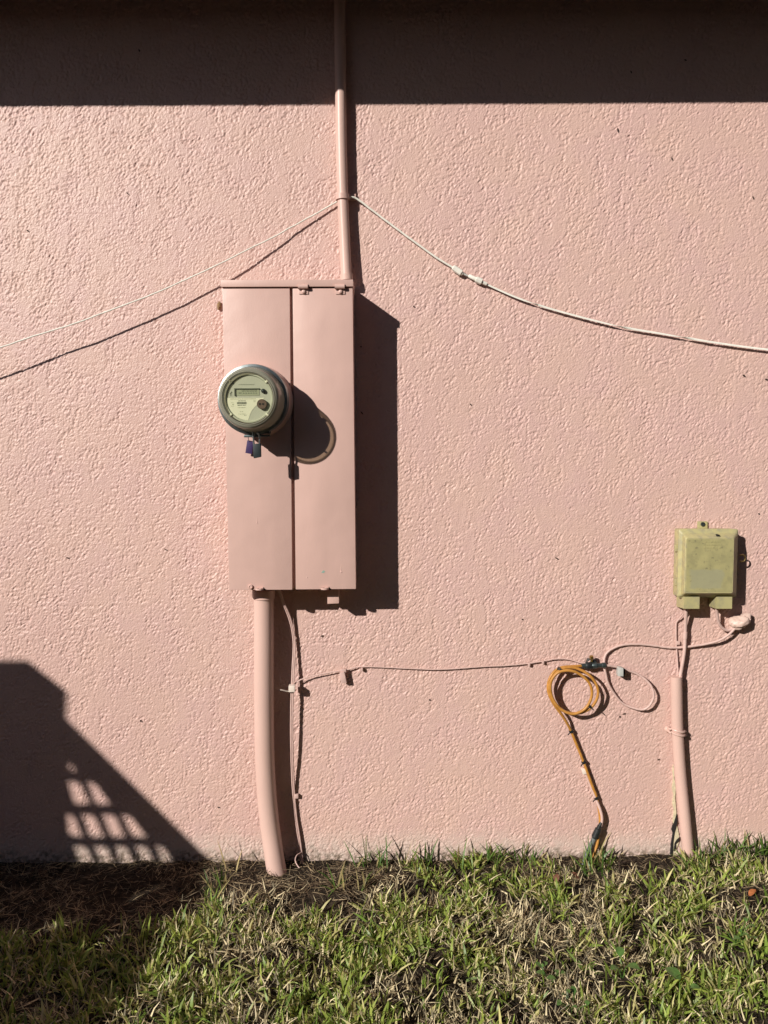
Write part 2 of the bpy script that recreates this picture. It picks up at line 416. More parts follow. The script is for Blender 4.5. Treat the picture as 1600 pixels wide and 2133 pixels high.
# ================================================================== electrical panel
PD = 0.120
panel = thing('electrical_panel', 'tall pink painted two-door steel electrical panel with meter socket', 'electrical panel', W(605, 1229, .06))
body = prism(pp([(467, 590), (734, 590), (740, 1226), (480, 1227)], PD), .001, PD - .016, .002); obj('body', body, M['paint'], panel)
obj('top_cap', prism(pp([(459.5, 583), (735.5, 582), (735.5, 596.5), (459.5, 597.5)], PD + .006), .001, PD + .006, .0012), M['paint'], panel)
LB = [(463, 599), (603.5, 599), (609, 1228.5), (477, 1229)]
obj('socket_cover', prism(pp(LB, PD), PD - .030, PD, .0016), M['paint'], panel)
RB = [(609.5, 600), (734.5, 599.5), (741.5, 1227), (616, 1228)]
door = obj('breaker_door', prism(pp(RB, PD), PD - .030, PD, .0016), M['paint'], panel)
for hx in (631.5, 708):
    hg = bmesh.new()
    prism(pp(rect(hx - 8.5, 600, hx + 11, 613), PD), PD + .0003, PD + .0022, .0005, hg)
    hinge = obj('hinge', hg, M['paint'], panel)
    a, c = W(hx - 10.5, 597, PD + .006), W(hx + 10, 597, PD + .006)
    kn = tube([a + Vector((0, 0, .0)), c], .0062, n=14, smooth=False); obj('knuckle', kn, M['paint'], hinge)
    w = W(hx + 1.5, 608, PD); obj('rivet', lathe(w.x, w.z, [(.0058, PD + .002), (.0052, PD + .0045), (.003, PD + .0062), (0, PD + .0066)], 20), M['paint'], hinge)
w = W(522.5, 1222, PD); obj('screw', lathe(w.x, w.z, [(.0062, PD - .002), (.0060, PD + .0035), (.0042, PD + .0052), (.0035, PD + .0038), (0, PD + .0038)], 24), M['paint'], panel)
for lx, ly in ((541, 1225), (677, 1224)):
    c = W(lx, ly + 1, PD); bm = bmesh.new()      # hasp tab sticking straight out, with a hole in it
    outer = []; inner = []
    for k in range(20):
        a = math.pi * 2 * k / 20; outer.append((c.x + .0105 * math.cos(a), PD + .006 + .009 * math.sin(a))); inner.append((c.x + .0045 * math.cos(a), PD + .008 + .004 * math.sin(a)))
    for z0, z1 in ((c.z - .0022, c.z + .0022),):
        vo = [[bm.verts.new((x, -y, z)) for x, y in outer] for z in (z0, z1)]; vi = [[bm.verts.new((x, -y, z)) for x, y in inner] for z in (z0, z1)]
        for k in range(20):
            j = (k + 1) % 20
            bm.faces.new((vo[0][k], vo[0][j], vi[0][j], vi[0][k])); bm.faces.new((vo[1][k], vi[1][k], vi[1][j], vo[1][j]))
            bm.faces.new((vo[0][k], vo[1][k], vo[1][j], vo[0][j])); bm.faces.new((vi[0][k], vi[0][j], vi[1][j], vi[1][k]))
    obj('hasp', bm, M['paint'], panel)
    n = W(lx + 8, ly + 2, PD)
    obj('notch', prism([(n.x - .006, n.z - .0035), (n.x + .006, n.z - .0035), (n.x + .0005, n.z + .0052)], PD - .002, PD + .0006), M['hole_shade'], panel)
obj('bracket', prism(pp([(682, 1228), (706, 1228), (706, 1257), (682, 1258)], .075), .052, .075, .0012), M['paint'], panel)
for (dx, dy, r, ln) in ((711, 1192, .0022, .022), (536, 1090, .0016, .03), (640, 1203, .0016, .003)):
    a = W(dx, dy, PD); obj('paint_run', tube([a + Vector((0, .0006, ln)), a + Vector((0, .0004, ln * .4)), a + Vector((0, .0002, .002)), a], lambda t, r=r: r * (.35 + .65 * t ** 3), n=8, step=.003), M['paint'], panel)
g = W(673, 1191, PD); obj('scratch', prism([(g.x - .005, g.z - .002), (g.x + .001, g.z - .0035), (g.x + .006, g.z + .001), (g.x + .001, g.z + .004)], PD, PD + .0005), M['verdigris'], panel)

# ================================================================== meter
C0 = W(537, 836, PD); cx, cz = C0.x, C0.z
A = lambda r, a: (r, PD + a)
meter = thing('electric_meter', 'round glass fronted electricity meter with grey steel ring on pink panel', 'electric meter', (cx, -PD - .0005, cz))
obj('socket_hub', lathe(cx, cz, [A(.0905, .0006), A(.0900, .006), A(.0865, .010), A(.0845, .030), A(.0835, .046), A(.070, .047)], 72), M['paint'], meter)
obj('sealing_ring', lathe(cx, cz, [A(.0805, .044), A(.0855, .044), A(.0868, .050), A(.0852, .056), A(.0852, .066), A(.0868, .072), A(.0855, .078), A(.0795, .080), A(.0785, .076)], 80), M['steel'], meter)
cover = obj('cover', lathe(cx, cz, [A(.0795, .078), A(.0770, .090), A(.0735, .118), A(.0722, .130), A(.0700, .1365), A(.0660, .139), A(.0628, .1385)], 80), M['cover'], meter)
obj('lens_rim', lathe(cx, cz, [A(.0632, .1378), A(.0638, .1405), A(.0622, .1418), A(.0606, .1405), A(.0606, .1378)], 72), M['cover'], meter)
obj('lens', lathe(cx, cz, [A(.0610, .1392), A(.05, .1402), A(0, .1406)], 64), M['lens'], meter)
obj('barrel', lathe(cx, cz, [A(.0400, .079), A(.0400, .112), A(.0585, .118), A(.0600, .126), A(.0580, .1325), A(.0550, .1332), A(.0538, .1315), A(.0535, .125)], 64), M['barrel'], meter)
obj('base_disc', lathe(cx, cz, [A(.0780, .074), A(.0780, .0785), A(.0405, .0788), A(.0395, .0788)], 64), M['hose'], meter)
face = obj('face_plate', lathe(cx, cz, [A(.0538, .125), A(.0536, .1299), A(0, .1300)], 64), M['face'], meter)
FA = .1300; FH = PD + FA                       # everything on the face is laid out in face pixels (crop, ten per photo pixel)
FC = Vector((cx, 0, cz)); FS = (CAM_D - FH) / FPX / 10.0
def fp(X, Y): return (cx + (X - 710) * FS, cz - (Y - 745) * FS)
def frect(x0, y0, x1, y1): return [fp(x0, y0), fp(x1, y0), fp(x1, y1), fp(x0, y1)]
arc = [(710 + 452 * math.cos(a), 745 + 452 * math.sin(a)) for a in np.linspace(math.pi * .985, math.pi * .52, 16)]
lab = obj('label', prism([fp(*p) for p in ([(262, 738), (1030, 738), (985, 790), (905, 850), (830, 925), (775, 985), (735, 1060), (712, 1130)] + [a for a in arc[::-1]][:0] + arc[::-1])], FH, FH + .0005), M['label'], meter, 0)
T1 = FH + .0005
def dashes(row, y0, y1, x0, x1, seed):
    rr = random.Random(seed); x = x0; bm = bmesh.new()
    while x < x1:
        w = rr.uniform(9, 24); prism(frect(x, y0 + rr.uniform(0, 4), min(x + w, x1), y1 - rr.uniform(0, 4)), T1, T1 + .0003, bm=bm); x += w + rr.uniform(5, 16)
    return bm
for i, (y0, y1, x0, x1, mt) in enumerate(((748, 766, 330, 860, 'ink_soft'), (786, 806, 490, 640, 'ink'), (874, 896, 475, 645, 'ink'), (926, 944, 475, 640, 'ink_soft'), (1012, 1026, 520, 590, 'ink_soft'), (1058, 1074, 490, 640, 'ink_soft'), (1082, 1098, 605, 660, 'ink'))):
    obj('text_line', dashes(None, y0, y1, x0, x1, i), M[mt], lab, 0)
bm = bmesh.new(); x = 465; rr = random.Random(3)
while x < 655:
    w = rr.choice((4, 6, 9)); prism(frect(x, 820, x + w, 862), T1, T1 + .0003, bm=bm); x += w + rr.choice((4, 6))
obj('barcode', bm, M['ink'], lab, 0)
for q in ((335, 832, 400, 838), (335, 900, 400, 906), (365, 862, 395, 876), (800, 790, 850, 798), (805, 812, 850, 820)):
    obj('mark', prism(frect(*q), T1, T1 + .0003), M['ink_soft'], lab, 0)
obj('maker_line', prism(frect(500, 462, 830, 470), FH, FH + .0003), M['ink'], face, 0)
lf = obj('display_frame', prism(frect(415, 540, 935, 692), FH, FH + .0004), M['face'], meter, 0)
bm = bmesh.new()
for q in ((415, 540, 935, 556), (415, 556, 438, 692)): prism(frect(*q), FH + .0004, FH + .0034, bm=bm)
obj('display_edge_shade', bm, M['ink'], lf, 0)  # dark top and left strips stand in for shade of the recessed window
obj('display_glass', prism(frect(438, 556, 930, 688), FH + .0004, FH + .0008), M['lcd'], lf, 0)
bm = bmesh.new()
for k in range(6):
    X = 572 + k * 54; Y = 566
    for q in ((X, Y, X + 34, Y + 5), (X, Y + 37, X + 34, Y + 42), (X, Y, X + 6, Y + 42), (X + 28, Y, X + 34, Y + 42)): prism(frect(*q), FH + .0008, FH + .0011, bm=bm)
prism(frect(500, 630, 565, 644), FH + .0008, FH + .0011, bm=bm)
for k in range(6): prism(frect(590 + k * 52, 632, 622 + k * 52, 646), FH + .0008, FH + .0011, bm=bm)
obj('digits', bm, M['ink'], lf, 0)
bm = bmesh.new()
for X, Y0 in ((325, 640), (352, 620)):
    prism(frect(X, Y0, X + 8, 700), FH, FH + .0003, bm=bm); prism([fp(X - 12, Y0 + 14), fp(X + 20, Y0 + 14), fp(X + 4, Y0 - 22)], FH, FH + .0003, bm=bm)
obj('arrow_mark', bm, M['ink'], face, 0)
bx, bz = fp(1012, 596); obj('button', lathe(bx, bz, [(.0052, FH - .001), (.0052, FH + .003), (.0044, FH + .006), (.0024, FH + .0078), (0, FH + .0082)], 24), M['teal'], meter)
qx, qz = fp(985, 868); port = obj('optical_port', lathe(qx, qz, [(.0118, FH - .001), (.0118, FH + .0075), (.0108, FH + .0088), (.0102, FH + .0080), (0, FH + .0080)], 32), M['port'], meter)
for dx in (-.0042, .0030): obj('port_hole', lathe(qx + dx, qz, [(.0026, FH + .0080), (.0026, FH + .0084), (0, FH + .0084)], 16), M['hole_shade'], port)
for a in (math.radians(137), math.radians(-42), math.radians(222), math.radians(42)):
    px_, pz_ = cx + .0585 * math.cos(a), cz + .0585 * math.sin(a); d = Vector((math.cos(a), 0, math.sin(a))); t = Vector((-d.z, 0, d.x))
    q = [Vector((px_, 0, pz_)) + d * s * .004 + t * u * .0022 for s, u in ((-1, -1), (1, -1), (1, 1), (-1, 1))]
    obj('lug', prism([(v.x, v.z) for v in q], FH - .004, FH + .006, .0006), M['label'], meter)
# clasp under the ring, padlock and tag
clasp = prism(pp([(509, 897), (561, 896), (561, 903), (510, 904)], PD + .075), PD + .048, PD + .078, .001)
prism(pp([(508, 906), (560, 905), (560, 910), (508, 911)], PD + .075), PD + .050, PD + .074, .001, clasp)
prism(pp([(531, 890), (541, 890), (541, 908), (531, 908)], PD + .07), PD + .052, PD + .069, .001, clasp)
obj('clasp', clasp, M['darksteel'], meter)
lock = thing('padlock', 'small dark teal padlock hanging under the electric meter', 'padlock', W(534, 955, PD + .083))
obj('lock_body', prism(pp([(526.5, 925), (542.5, 923), (543.5, 952), (528, 955)], PD + .089), PD + .077, PD + .089, .0022), M['teal'], lock)
sh = [W(524, 897, PD + .083), W(526.5, 905, PD + .085), W(529, 926, PD + .083)]
sb = tube([W(529, 928, PD + .083), W(527.5, 908, PD + .085), W(525, 897, PD + .084), W(517, 893, PD + .082)], .0022, n=8)
tube([W(540.5, 926, PD + .083), W(541, 912, PD + .085), W(539, 905, PD + .084), W(535, 901, PD + .082)], .0022, n=8, bm=sb)
obj('shackle', sb, M['steel'], lock)
tagp = thing('security_tag', 'purple plastic tag hanging behind the padlock under the meter', 'tag', W(519, 945, PD + .012))
obj('tag_plate', prism(pp([(515, 917), (528, 919), (525, 946), (511, 943.5)], PD + .014), PD + .0115, PD + .014, .0006), M['purple'], tagp)
obj('tag_wire', tube([W(519, 919, PD + .0135), W(517, 911, PD + .03), W(520, 906, PD + .052)], .0009, n=6), M['steel'], tagp)

# ================================================================== conduits
up = thing('conduit', 'thin pink conduit running up the wall from panel to eave', 'conduit', W(722, 583, .03), 'painted conduits')
pts = wire([(706.5, -60, .020), (708, 60, .020), (709.5, 187, .020), (711, 300, .020), (714, 410, .020), (718, 500, .022), (722, 585, .026)], 0)
obj('pipe', tube(pts, .0143, n=24, step=.03), M['paint_pipe'], up)
obj('coupling', tube(wire([(721, 572, .026), (721.6, 577, .026), (722.2, 584, .026)], 0), .0172, n=24), M['paint_pipe'], up)
st = tube(wire([(713.2, 405.5, .0200), (713.7, 416.5, .0200)], 0), .0182, n=24); obj('strap', st, M['paint'], up)
e = W(729, 411, .004); obj('strap_foot', prism([(e.x - .012, e.z - .008), (e.x + .016, e.z - .008), (e.x + .016, e.z + .008), (e.x - .012, e.z + .008)], .001, .008, .001), M['paint'], up)
big = thing('conduit', 'thick pink conduit under the panel bending into the soil', 'conduit', W(577, 1815, .04), 'painted conduits')
pts = wire([(549, 1232, .040), (549.5, 1300, .040), (549.5, 1400, .040), (550, 1500, .040), (552, 1590, .040), (557, 1670, .042), (565, 1740, .046)], 0)
gp = G(576, 1812); pts += [Vector((gp.x, gp.y - .0, .0)), Vector((gp.x + .018, gp.y - .006, -.07))]
obj('pipe', tube(pts, .0268, n=32, step=.02), M['paint_pipe'], big)
obj('collar', tube(wire([(549, 1228, .040), (549, 1236, .040), (549, 1246, .040)], 0), .0305, n=32), M['paint_pipe'], big)
rc = thing('conduit', 'slim pink conduit below the olive box with clamp', 'conduit', W(1436, 1800, .02), 'painted conduits')
pts = wire([(1408.5, 1409, .0185), (1409.5, 1460, .0185), (1411, 1520, .0185), (1417, 1610, .019), (1426, 1700, .020), (1433, 1770, .021), (1438, 1815, .022), (1441, 1850, .022)], 0)
pipe = tube(pts, .0158, n=24, step=.02); obj('pipe', pipe, M['paint_pipe'], rc)
cl = bmesh.new()
for off in (0, 7.5):
    loop = [W(1391, 1516 + off * .4, .006), W(1396, 1519 + off, .022)]
    c = W(1411, 1524 + off, .0185)
    for a in np.linspace(math.pi * .93, 0, 9): loop.append(c + Vector((.0178 * math.cos(a), -.0178 * math.sin(a), .006 - .005 * (1 - math.cos(a)) * 0 + .004 * math.cos(a) * -1)))
    loop.append(W(1428, 1524 + off, .003)); tube(loop, .0034, n=8, step=.004, bm=cl)
obj('clamp', cl, M['paint_pipe'], rc)
nb = W(1390, 1518, 0); obj('clamp_screw', lathe(nb.x, nb.z, [(.009, .001), (.009, .007), (.006, .011), (0, .012)], 16), M['paint_pipe'], rc)

# ================================================================== broken render at the conduit foot
obj('bare_render', prism(pp([(1402, 1592), (1405, 1600), (1403.5, 1618), (1407, 1640), (1405.5, 1662), (1408, 1690), (1409, 1715), (1413, 1735), (1414, 1752), (1408, 1768), (1416, 1786), (1399, 1786), (1399.5, 1757), (1404, 1730), (1401, 1706), (1403.5, 1688), (1400, 1672), (1402.5, 1655), (1399.5, 1640), (1402, 1622), (1400.5, 1606)], .0), -.001, .0040), M['cream'], house, 0)
obj('crack', prism(pp([(1408, 1694), (1410, 1712), (1404, 1732), (1401, 1752), (1400, 1782), (1395.5, 1779), (1397, 1757), (1401, 1735), (1398, 1727), (1404, 1708)], .0), -.001, .0062), M['hole_shade'], house, 0)  # dark sliver laid on the wall in place of a cut, shaded gap
obj('crack', prism(pp([(1414, 1742), (1413, 1750), (1406, 1756), (1407, 1765), (1402, 1771), (1404, 1755), (1408, 1748)], .0), -.001, .0068), M['hole_shade'], house, 0)

# ================================================================== overhead cables
lc = thing('cable', 'thin off-white cable sagging left from the conduit strap', 'cable', W(705, 419, .035), 'thin cables strung along the wall')
obj('cable_run', tube(wire([(716, 413, .008), (704, 419, .009), (640, 455, .013), (600, 477, .017), (575, 491, .021), (500, 528, .034), (440, 558, .040), (375, 588, .044), (320, 612, .047), (287, 625, .049), (220, 650, .052), (156, 674, .055), (70, 700, .059), (0, 724, .063), (-120, 758, .07), (-400, 830, .09)], 0), .0020, n=8, wob=.0006, step=.02), M['white_wire'], lc)
rcab = thing('cable', 'off-white flat cable with two connectors sagging right from the conduit strap', 'cable', W(737, 411, .01), 'thin cables strung along the wall')
obj('cable_run', tube(wire([(728, 411, .016), (737, 411, .014), (752, 420, .012), (790, 449, .009), (860, 501, .008), (910, 537, .008), (948, 560, .008)], 0), .0027, n=8, wob=.0003, step=.012), M['white_wire'], rcab)
obj('cable_run', tube(wire([(962, 569, .009), (990, 581, .009)], 0), .0026, n=8, smooth=False), M['grey_plastic'], rcab)
rb = wire([(1010, 590, .008), (1040, 604, .008), (1080, 621, .010), (1130, 638, .010), (1190, 655, .010), (1240, 668, .010), (1300, 682, .010), (1360, 692, .010), (1420, 702, .010), (1500, 715, .010), (1600, 728, .010), (1720, 738, .010), (2100, 745, .010)], 0)
def tw(t):
    k = 0.0
    for c, w in ((.10, .018), (.255, .03), (.37, .03)): k += math.pi * (1 / (1 + math.exp(-(t - c) / w * 3)))
    return k
obj('flat_run', tube(rb, .0030, n=10, step=.01, flat=.34, twist=lambda t: tw(t) + .45), M['white_wire'], rcab)
obj('connector', rod(W(943, 556, .009), W(964, 571, .009), [(0, .004), (.08, .0078), (.3, .0082), (.85, .0082), (.88, .0055), (1, .005)], 8), M['white_wire'], rcab)
obj('connector', rod(W(976, 574, .009), W(1014, 592, .009), [(0, .0035), (.05, .0052), (.40, .0054), (.42, .0086), (.72, .0086), (.74, .0052), (1, .0045)], 8), M['white_wire'], rcab)

# ================================================================== wires below the panel
gw = thing('wire_pair', 'pair of pink wires dropping from the panel into the soil', 'wire', W(626, 1790, .01))
path = [(581, 1228, .05), (590, 1255, .03), (600, 1278, .018), (608, 1304, .011), (613, 1338, .010), (611.5, 1380, .016), (609, 1436, .024), (607.5, 1500, .025), (608, 1560, .022), (609.5, 1610, .014), (612, 1655, .007), (616, 1700, .007), (622, 1740, .009), (627, 1775, .009), (629, 1800, .012)]
for off in (-1.6, 1.6): obj('wire', tube(wire([(a + off, c, d) for a, c, d in path], 0), .0023, n=8, step=.012, wob=.0002), M['paint_wire'], gw)
obj('wire_end', tube([W(627, 1776, .012), W(618, 1782, .030), W(615, 1792, .040), W(619, 1802, .05), W(624, 1808, .055)], .0016, n=8), M['paint_wire'], gw)
obj('staple', prism(pp(rect(614, 1653, 622, 1662), .004), .001, .010, .002), M['paint_wire'], gw)
tb = thing('cable_tie', 'small pale square cable tie mount on the wire pair', 'cable tie', W(607, 1444, .025))
obj('tie_head', prism(pp(rect(601, 1429, 614, 1442), .040), .022, .040, .0012), M['white_clip'], tb)
obj('tie_tail', tube(wire([(604, 1440, .036), (597, 1440, .040), (590, 1438, .045), (584, 1437, .048)], 0), .0016, n=6, flat=.5), M['white_clip'], tb)
hz = thing('cable', 'thin pink cable running level along the wall to the coax joint', 'cable', W(900, 1397, .006), 'low cables on the wall')
obj('cable_run', tube(wire([(611, 1432, .02), (617, 1421, .016), (640, 1411, .014), (680, 1402, .012), (720, 1396, .010), (738, 1391, .007), (751, 1389, .0075), (800, 1390, .0075), (860, 1393, .008), (920, 1394.5, .008), (1000, 1389, .008), (1060, 1386, .008), (1100, 1382, .008), (1130, 1377.5, .007), (1150, 1373.5, .008), (1175, 1372.5, .008), (1195, 1376, .010), (1210, 1381, .013), (1222, 1381, .017), (1230, 1376, .02)], 0), .0017, n=8, step=.012, wob=.0003), M['paint_wire'], hz)
for a, c in ((754, 1393), (1101, 1383), (1130, 1378)): obj('nail_clip', prism(pp(rect(a - 2.2, c - 3.5, a + 2.2, c + 3), 0), .001, .011, .0008), M['paint_wire'], hz)
ft = thing('cable_flag', 'small pink flag tag hanging from the level cable', 'tag', W(716, 1425, .012))
obj('flag', prism(pp([(707, 1403), (717, 1400), (722, 1423), (711, 1424)], .022), .012, .020, .0006), M['paint_wire'], ft)
obj('flag_knot', prism(pp(rect(709, 1395, 721, 1403), .02), .006, .016, .002), M['paint_wire'], ft)

# ================================================================== telecom box
tel = thing('telephone_box', 'olive plastic telephone junction box with worn square lid', 'junction box', W(1470, 1268, .02))
B0, B1, B2 = .034, .050, .074
obj('base', prism(pp([(1414, 1103), (1533, 1103), (1529, 1243), (1410.5, 1243)], B0), .001, B0, .004), M['olive'], tel)
lid = bmesh.new(); rings = []
def rr_loop(q, r, h, k=5):
    out = []; P = [Vector((*p, 0)) for p in pp(q, h)]
    for i in range(4):
        p, a, c = P[i], P[i - 1], P[(i + 1) % 4]; u = (a - p).normalized(); v = (c - p).normalized()
        for s in range(k):
            t = s / (k - 1); q1 = p + u * r * (1 - t) ** 2 + v * r * t ** 2; out.append((q1.x, -h, q1.y))
    return out
for q, h, r in (([(1413, 1102), (1537, 1102), (1533, 1244), (1409.5, 1244)], B0 + .001, .006), ([(1414, 1101.5), (1538, 1101.5), (1534, 1245), (1410.5, 1245)], B0 + .010, .007), ([(1416, 1105), (1537, 1105), (1533, 1243), (1412.5, 1243)], B1 - .004, .007),
                ([(1420, 1109), (1536, 1109), (1532, 1242), (1416.5, 1242)], B1, .007), ([(1422, 1111), (1535.5, 1111), (1531.5, 1241), (1418.5, 1241)], B1 + .001, .007), ([(1428, 1119.5), (1530.5, 1119.5), (1527.5, 1236.5), (1425, 1236.5)], B2 - .002, .006), ([(1430, 1121), (1529.5, 1121), (1526.5, 1235.5), (1427, 1235.5)], B2, .005)):
    rings.append([lid.verts.new(p) for p in rr_loop(q, r, h)])
for a, c in zip(rings, rings[1:]):
    n = len(a)
    for k in range(n): lid.faces.new((a[k], c[k], c[(k + 1) % n], a[(k + 1) % n]))
lid.faces.new(rings[0][::-1]); lid.faces.new(rings[-1])
obj('lid', lid, M['olive'], tel, 25)
fld = obj('lid_field', prism(pp([(1432, 1123.5), (1527.5, 1123.5), (1524.5, 1233), (1429.5, 1233)], B2), B2 - .001, B2 + .0006), M['olive_dirty'], tel, 0)
emb = bmesh.new(); rr = random.Random(5)
for y in (1127, 1133, 1139):
    x = 1466 + rr.uniform(0, 3)
    while x < 1500:
        w = rr.uniform(2, 5); prism(pp(rect(x, y, x + w, y + 3), B2 + .0006), B2, B2 + .0013, bm=emb); x += w + rr.uniform(1, 2.5)
obj('embossed_lettering', emb, M['olive_dirty'], fld, 0)
for bx0 in (0, 68):
    q = [(1410 + bx0, 1243), (1458 + bx0, 1243), (1458 + bx0, 1268), (1410 + bx0, 1268)]
    bb = bmesh.new(); qa = pp([(1426 + bx0, 1243), (1457.5 + bx0, 1243), (1457 + bx0, 1268), (1424 + bx0, 1268)], .058)
    qb = pp([(1411 + bx0, 1243), (1459 + bx0, 1243), (1459 + bx0, 1266), (1411 + bx0, 1264)], .010)
    f = [bb.verts.new((x, -.058, z)) for x, z in qa]; k = [bb.verts.new((x, -.004, z)) for x, z in qb]
    bb.faces.new(f); bb.faces.new(k[::-1])
    for i in range(4): bb.faces.new((f[i], k[i], k[(i + 1) % 4], f[(i + 1) % 4]))
    bevel(bb, .003); obj('cable_boot', bb, M['olive'], tel)
tbm = prism(pp(rect(1453.5, 1086, 1474, 1104), .006), .001, .007, .0012); tabo = obj('mounting_tab', tbm, M['olive'], tel)
tw_ = W(1464, 1092, .007); obj('tab_screw', lathe(tw_.x, tw_.z, [(.0062, .0068), (.0058, .0095), (.003, .0098), (.0028, .0082), (0, .0082)], 16), M['darksteel'], tabo)
rg = W(1546, 1163, .030); bm = bmesh.new()
tube([rg + Vector((.0085 * math.cos(a), 0, .0095 * math.sin(a))) for a in np.linspace(math.pi * .75, -math.pi * .75, 14)], .0020, n=8, step=.002, bm=bm); obj('lock_eye', bm, M['brass'], tel)
for y in (1135, 1206): obj('hinge_tab', prism(pp(rect(1406.5, y, 1414, y + 14), .028), .018, .030, .001), M['olive'], tel)
ck = W(1497, 1115.5, B2 - .006); obj('lid_nick', prism([(ck.x - .005, ck.z - .002), (ck.x + .006, ck.z - .003), (ck.x + .002, ck.z + .0025), (ck.x - .003, ck.z + .002)], B1, B2 - .0055), M['hole_shade'], tel, 0)

# cables that leave the box
ca = thing('cable', 'pink cable dropping straight from olive box into slim conduit', 'cable', W(1418, 1408, .015), 'low cables on the wall')
obj('cable_run', tube(wire([(1430, 1262, .035), (1429, 1280, .028), (1428, 1305, .018), (1427, 1335, .016), (1425, 1362, .017), (1420, 1392, .018), (1414, 1425, .019)], 0), .0048, n=10), M['paint_wire'], ca)
obj('sleeve', tube(wire([(1427.5, 1317, .017), (1427, 1330, .016)], 0), .0062, n=10, smooth=False), M['paint_wire'], ca)
cb = thing('cable', 'kinked thin pink wire left of the straight cable under olive box', 'cable', W(1411, 1408, .01), 'low cables on the wall')
obj('cable_run', tube(wire([(1426, 1265, .03), (1424, 1278, .018), (1411, 1294, .006), (1408.5, 1302, .005), (1408.5, 1330, .005), (1409.5, 1352, .005), (1411, 1375, .006), (1411.5, 1400, .012), (1409, 1425, .016)], 0), .0022, n=8), M['paint_wire'], cb)
obj('clip', prism(pp(rect(1407, 1334, 1415, 1342), 0), .001, .008, .002), M['paint_wire'], cb)
cd = thing('coaxial_cable', 'pink coaxial cable looping between sealant lump and coax joint', 'cable', W(1336, 1478, .02), 'low cables on the wall')
obj('cable_run', tube(wire([(1536, 1300, .020), (1530, 1310, .022), (1514, 1325, .022), (1490, 1337, .018), (1450, 1345, .011), (1412, 1349, .008), (1385, 1348, .006), (1360, 1344.5, .006), (1330, 1342, .006), (1305, 1342.5, .006), (1285, 1347, .006), (1266, 1358, .007), (1259, 1372, .008), (1259, 1390, .012), (1262, 1405, .012), (1268, 1426, .011), (1286, 1454, .009), (1304, 1469, .010), (1336, 1478, .018), (1353, 1470, .023), (1362, 1449, .024), (1355, 1427, .020), (1336, 1409, .013), (1316, 1399, .011), (1292, 1391, .014), (1272, 1387, .018), (1258, 1386, .020)], 0), .0034, n=10, wob=.0003), M['paint_wire'], cd)
cp = thing('plastic_clip', 'clear grey plastic clip on the looped coaxial cable', 'clip', W(1297, 1412, .02))
obj('clip_body', prism(pp([(1289, 1391), (1299, 1392), (1299, 1409), (1288, 1409)], .034), .014, .034, .001), M['grey_plastic'], cp)
obj('clip_flap', prism(pp([(1300, 1393), (1304, 1396), (1302, 1412), (1299, 1410)], .03), .008, .026, .0006), M['black'], cp)
cc = thing('cable', 'short pink cable curving from olive box into sealant lump', 'cable', W(1505, 1312, .02), 'low cables on the wall')
obj('cable_run', tube(wire([(1492, 1264, .038), (1494, 1280, .030), (1497, 1297, .024), (1506, 1309, .020), (1518, 1313, .018), (1530, 1306, .018)], 0), .0042, n=10), M['paint_wire'], cc)
bl = bmesh.new(); bmesh.ops.create_icosphere(bl, subdivisions=4, radius=1.0)
bc = W(1541, 1297, .018)
for v in bl.verts:
    n = v.co.normalized(); r = 1 + .22 * (float(vnoise(n.x + n.y * .7, n.z - n.y * .4, 2.1, 5)) - .5) * 2 + .10 * (float(vnoise(n.x - n.y, n.z + n.y, 6, 9)) - .5) * 2
    p = Vector((n.x * .0285 * r, n.y * .019 * r, n.z * .0185 * r)); p.z += .45 * p.x * (1 if p.x > 0 else .15); v.co = bc + p
lump = obj('sealant_lump', bl, M['foam'], None, 60); tag(lump, 'glossy lump of pinkish sealant below the olive box', 'sealant')

# ================================================================== coax joint and orange coil
jt = thing('coax_joint', 'black and steel coax joint with brass screw on the wall', 'cable joint', W(1235, 1390, .01))
j0, j1 = W(1211, 1387, .020), W(1263, 1385.5, .020)
obj('joint_body', rod(j0, j1, [(0, .0042), (.02, .0065), (.16, .0068), (.17, .0095), (.40, .0098), (.41, .0074), (.44, .0086), (.62, .0088), (.64, .0062), (.82, .0060), (.84, .0075), (.97, .0072), (1, .0045)], 12), M['darksteel'], jt)
obj('rubber_boot', rod(j0.lerp(j1, .18), j0.lerp(j1, .39), [(0, .0100), (.1, .0106), (.9, .0106), (1, .0100)], 14), M['black'], jt)
obj('ground_lug', prism(pp([(1226, 1374), (1239, 1374), (1246, 1385), (1222, 1385)], .018), .002, .018, .001), M['darksteel'], jt)
obj('brass_screw', rod(W(1233, 1378, .022), W(1232, 1366, .024), [(0, .0028), (.55, .0028), (.56, .0058), (.95, .0056), (1, .004)], 10), M['brass'], jt)
oc = thing('orange_cable', 'orange cable coiled in two loops and hanging into the grass', 'cable', W(1232, 1815, .02))
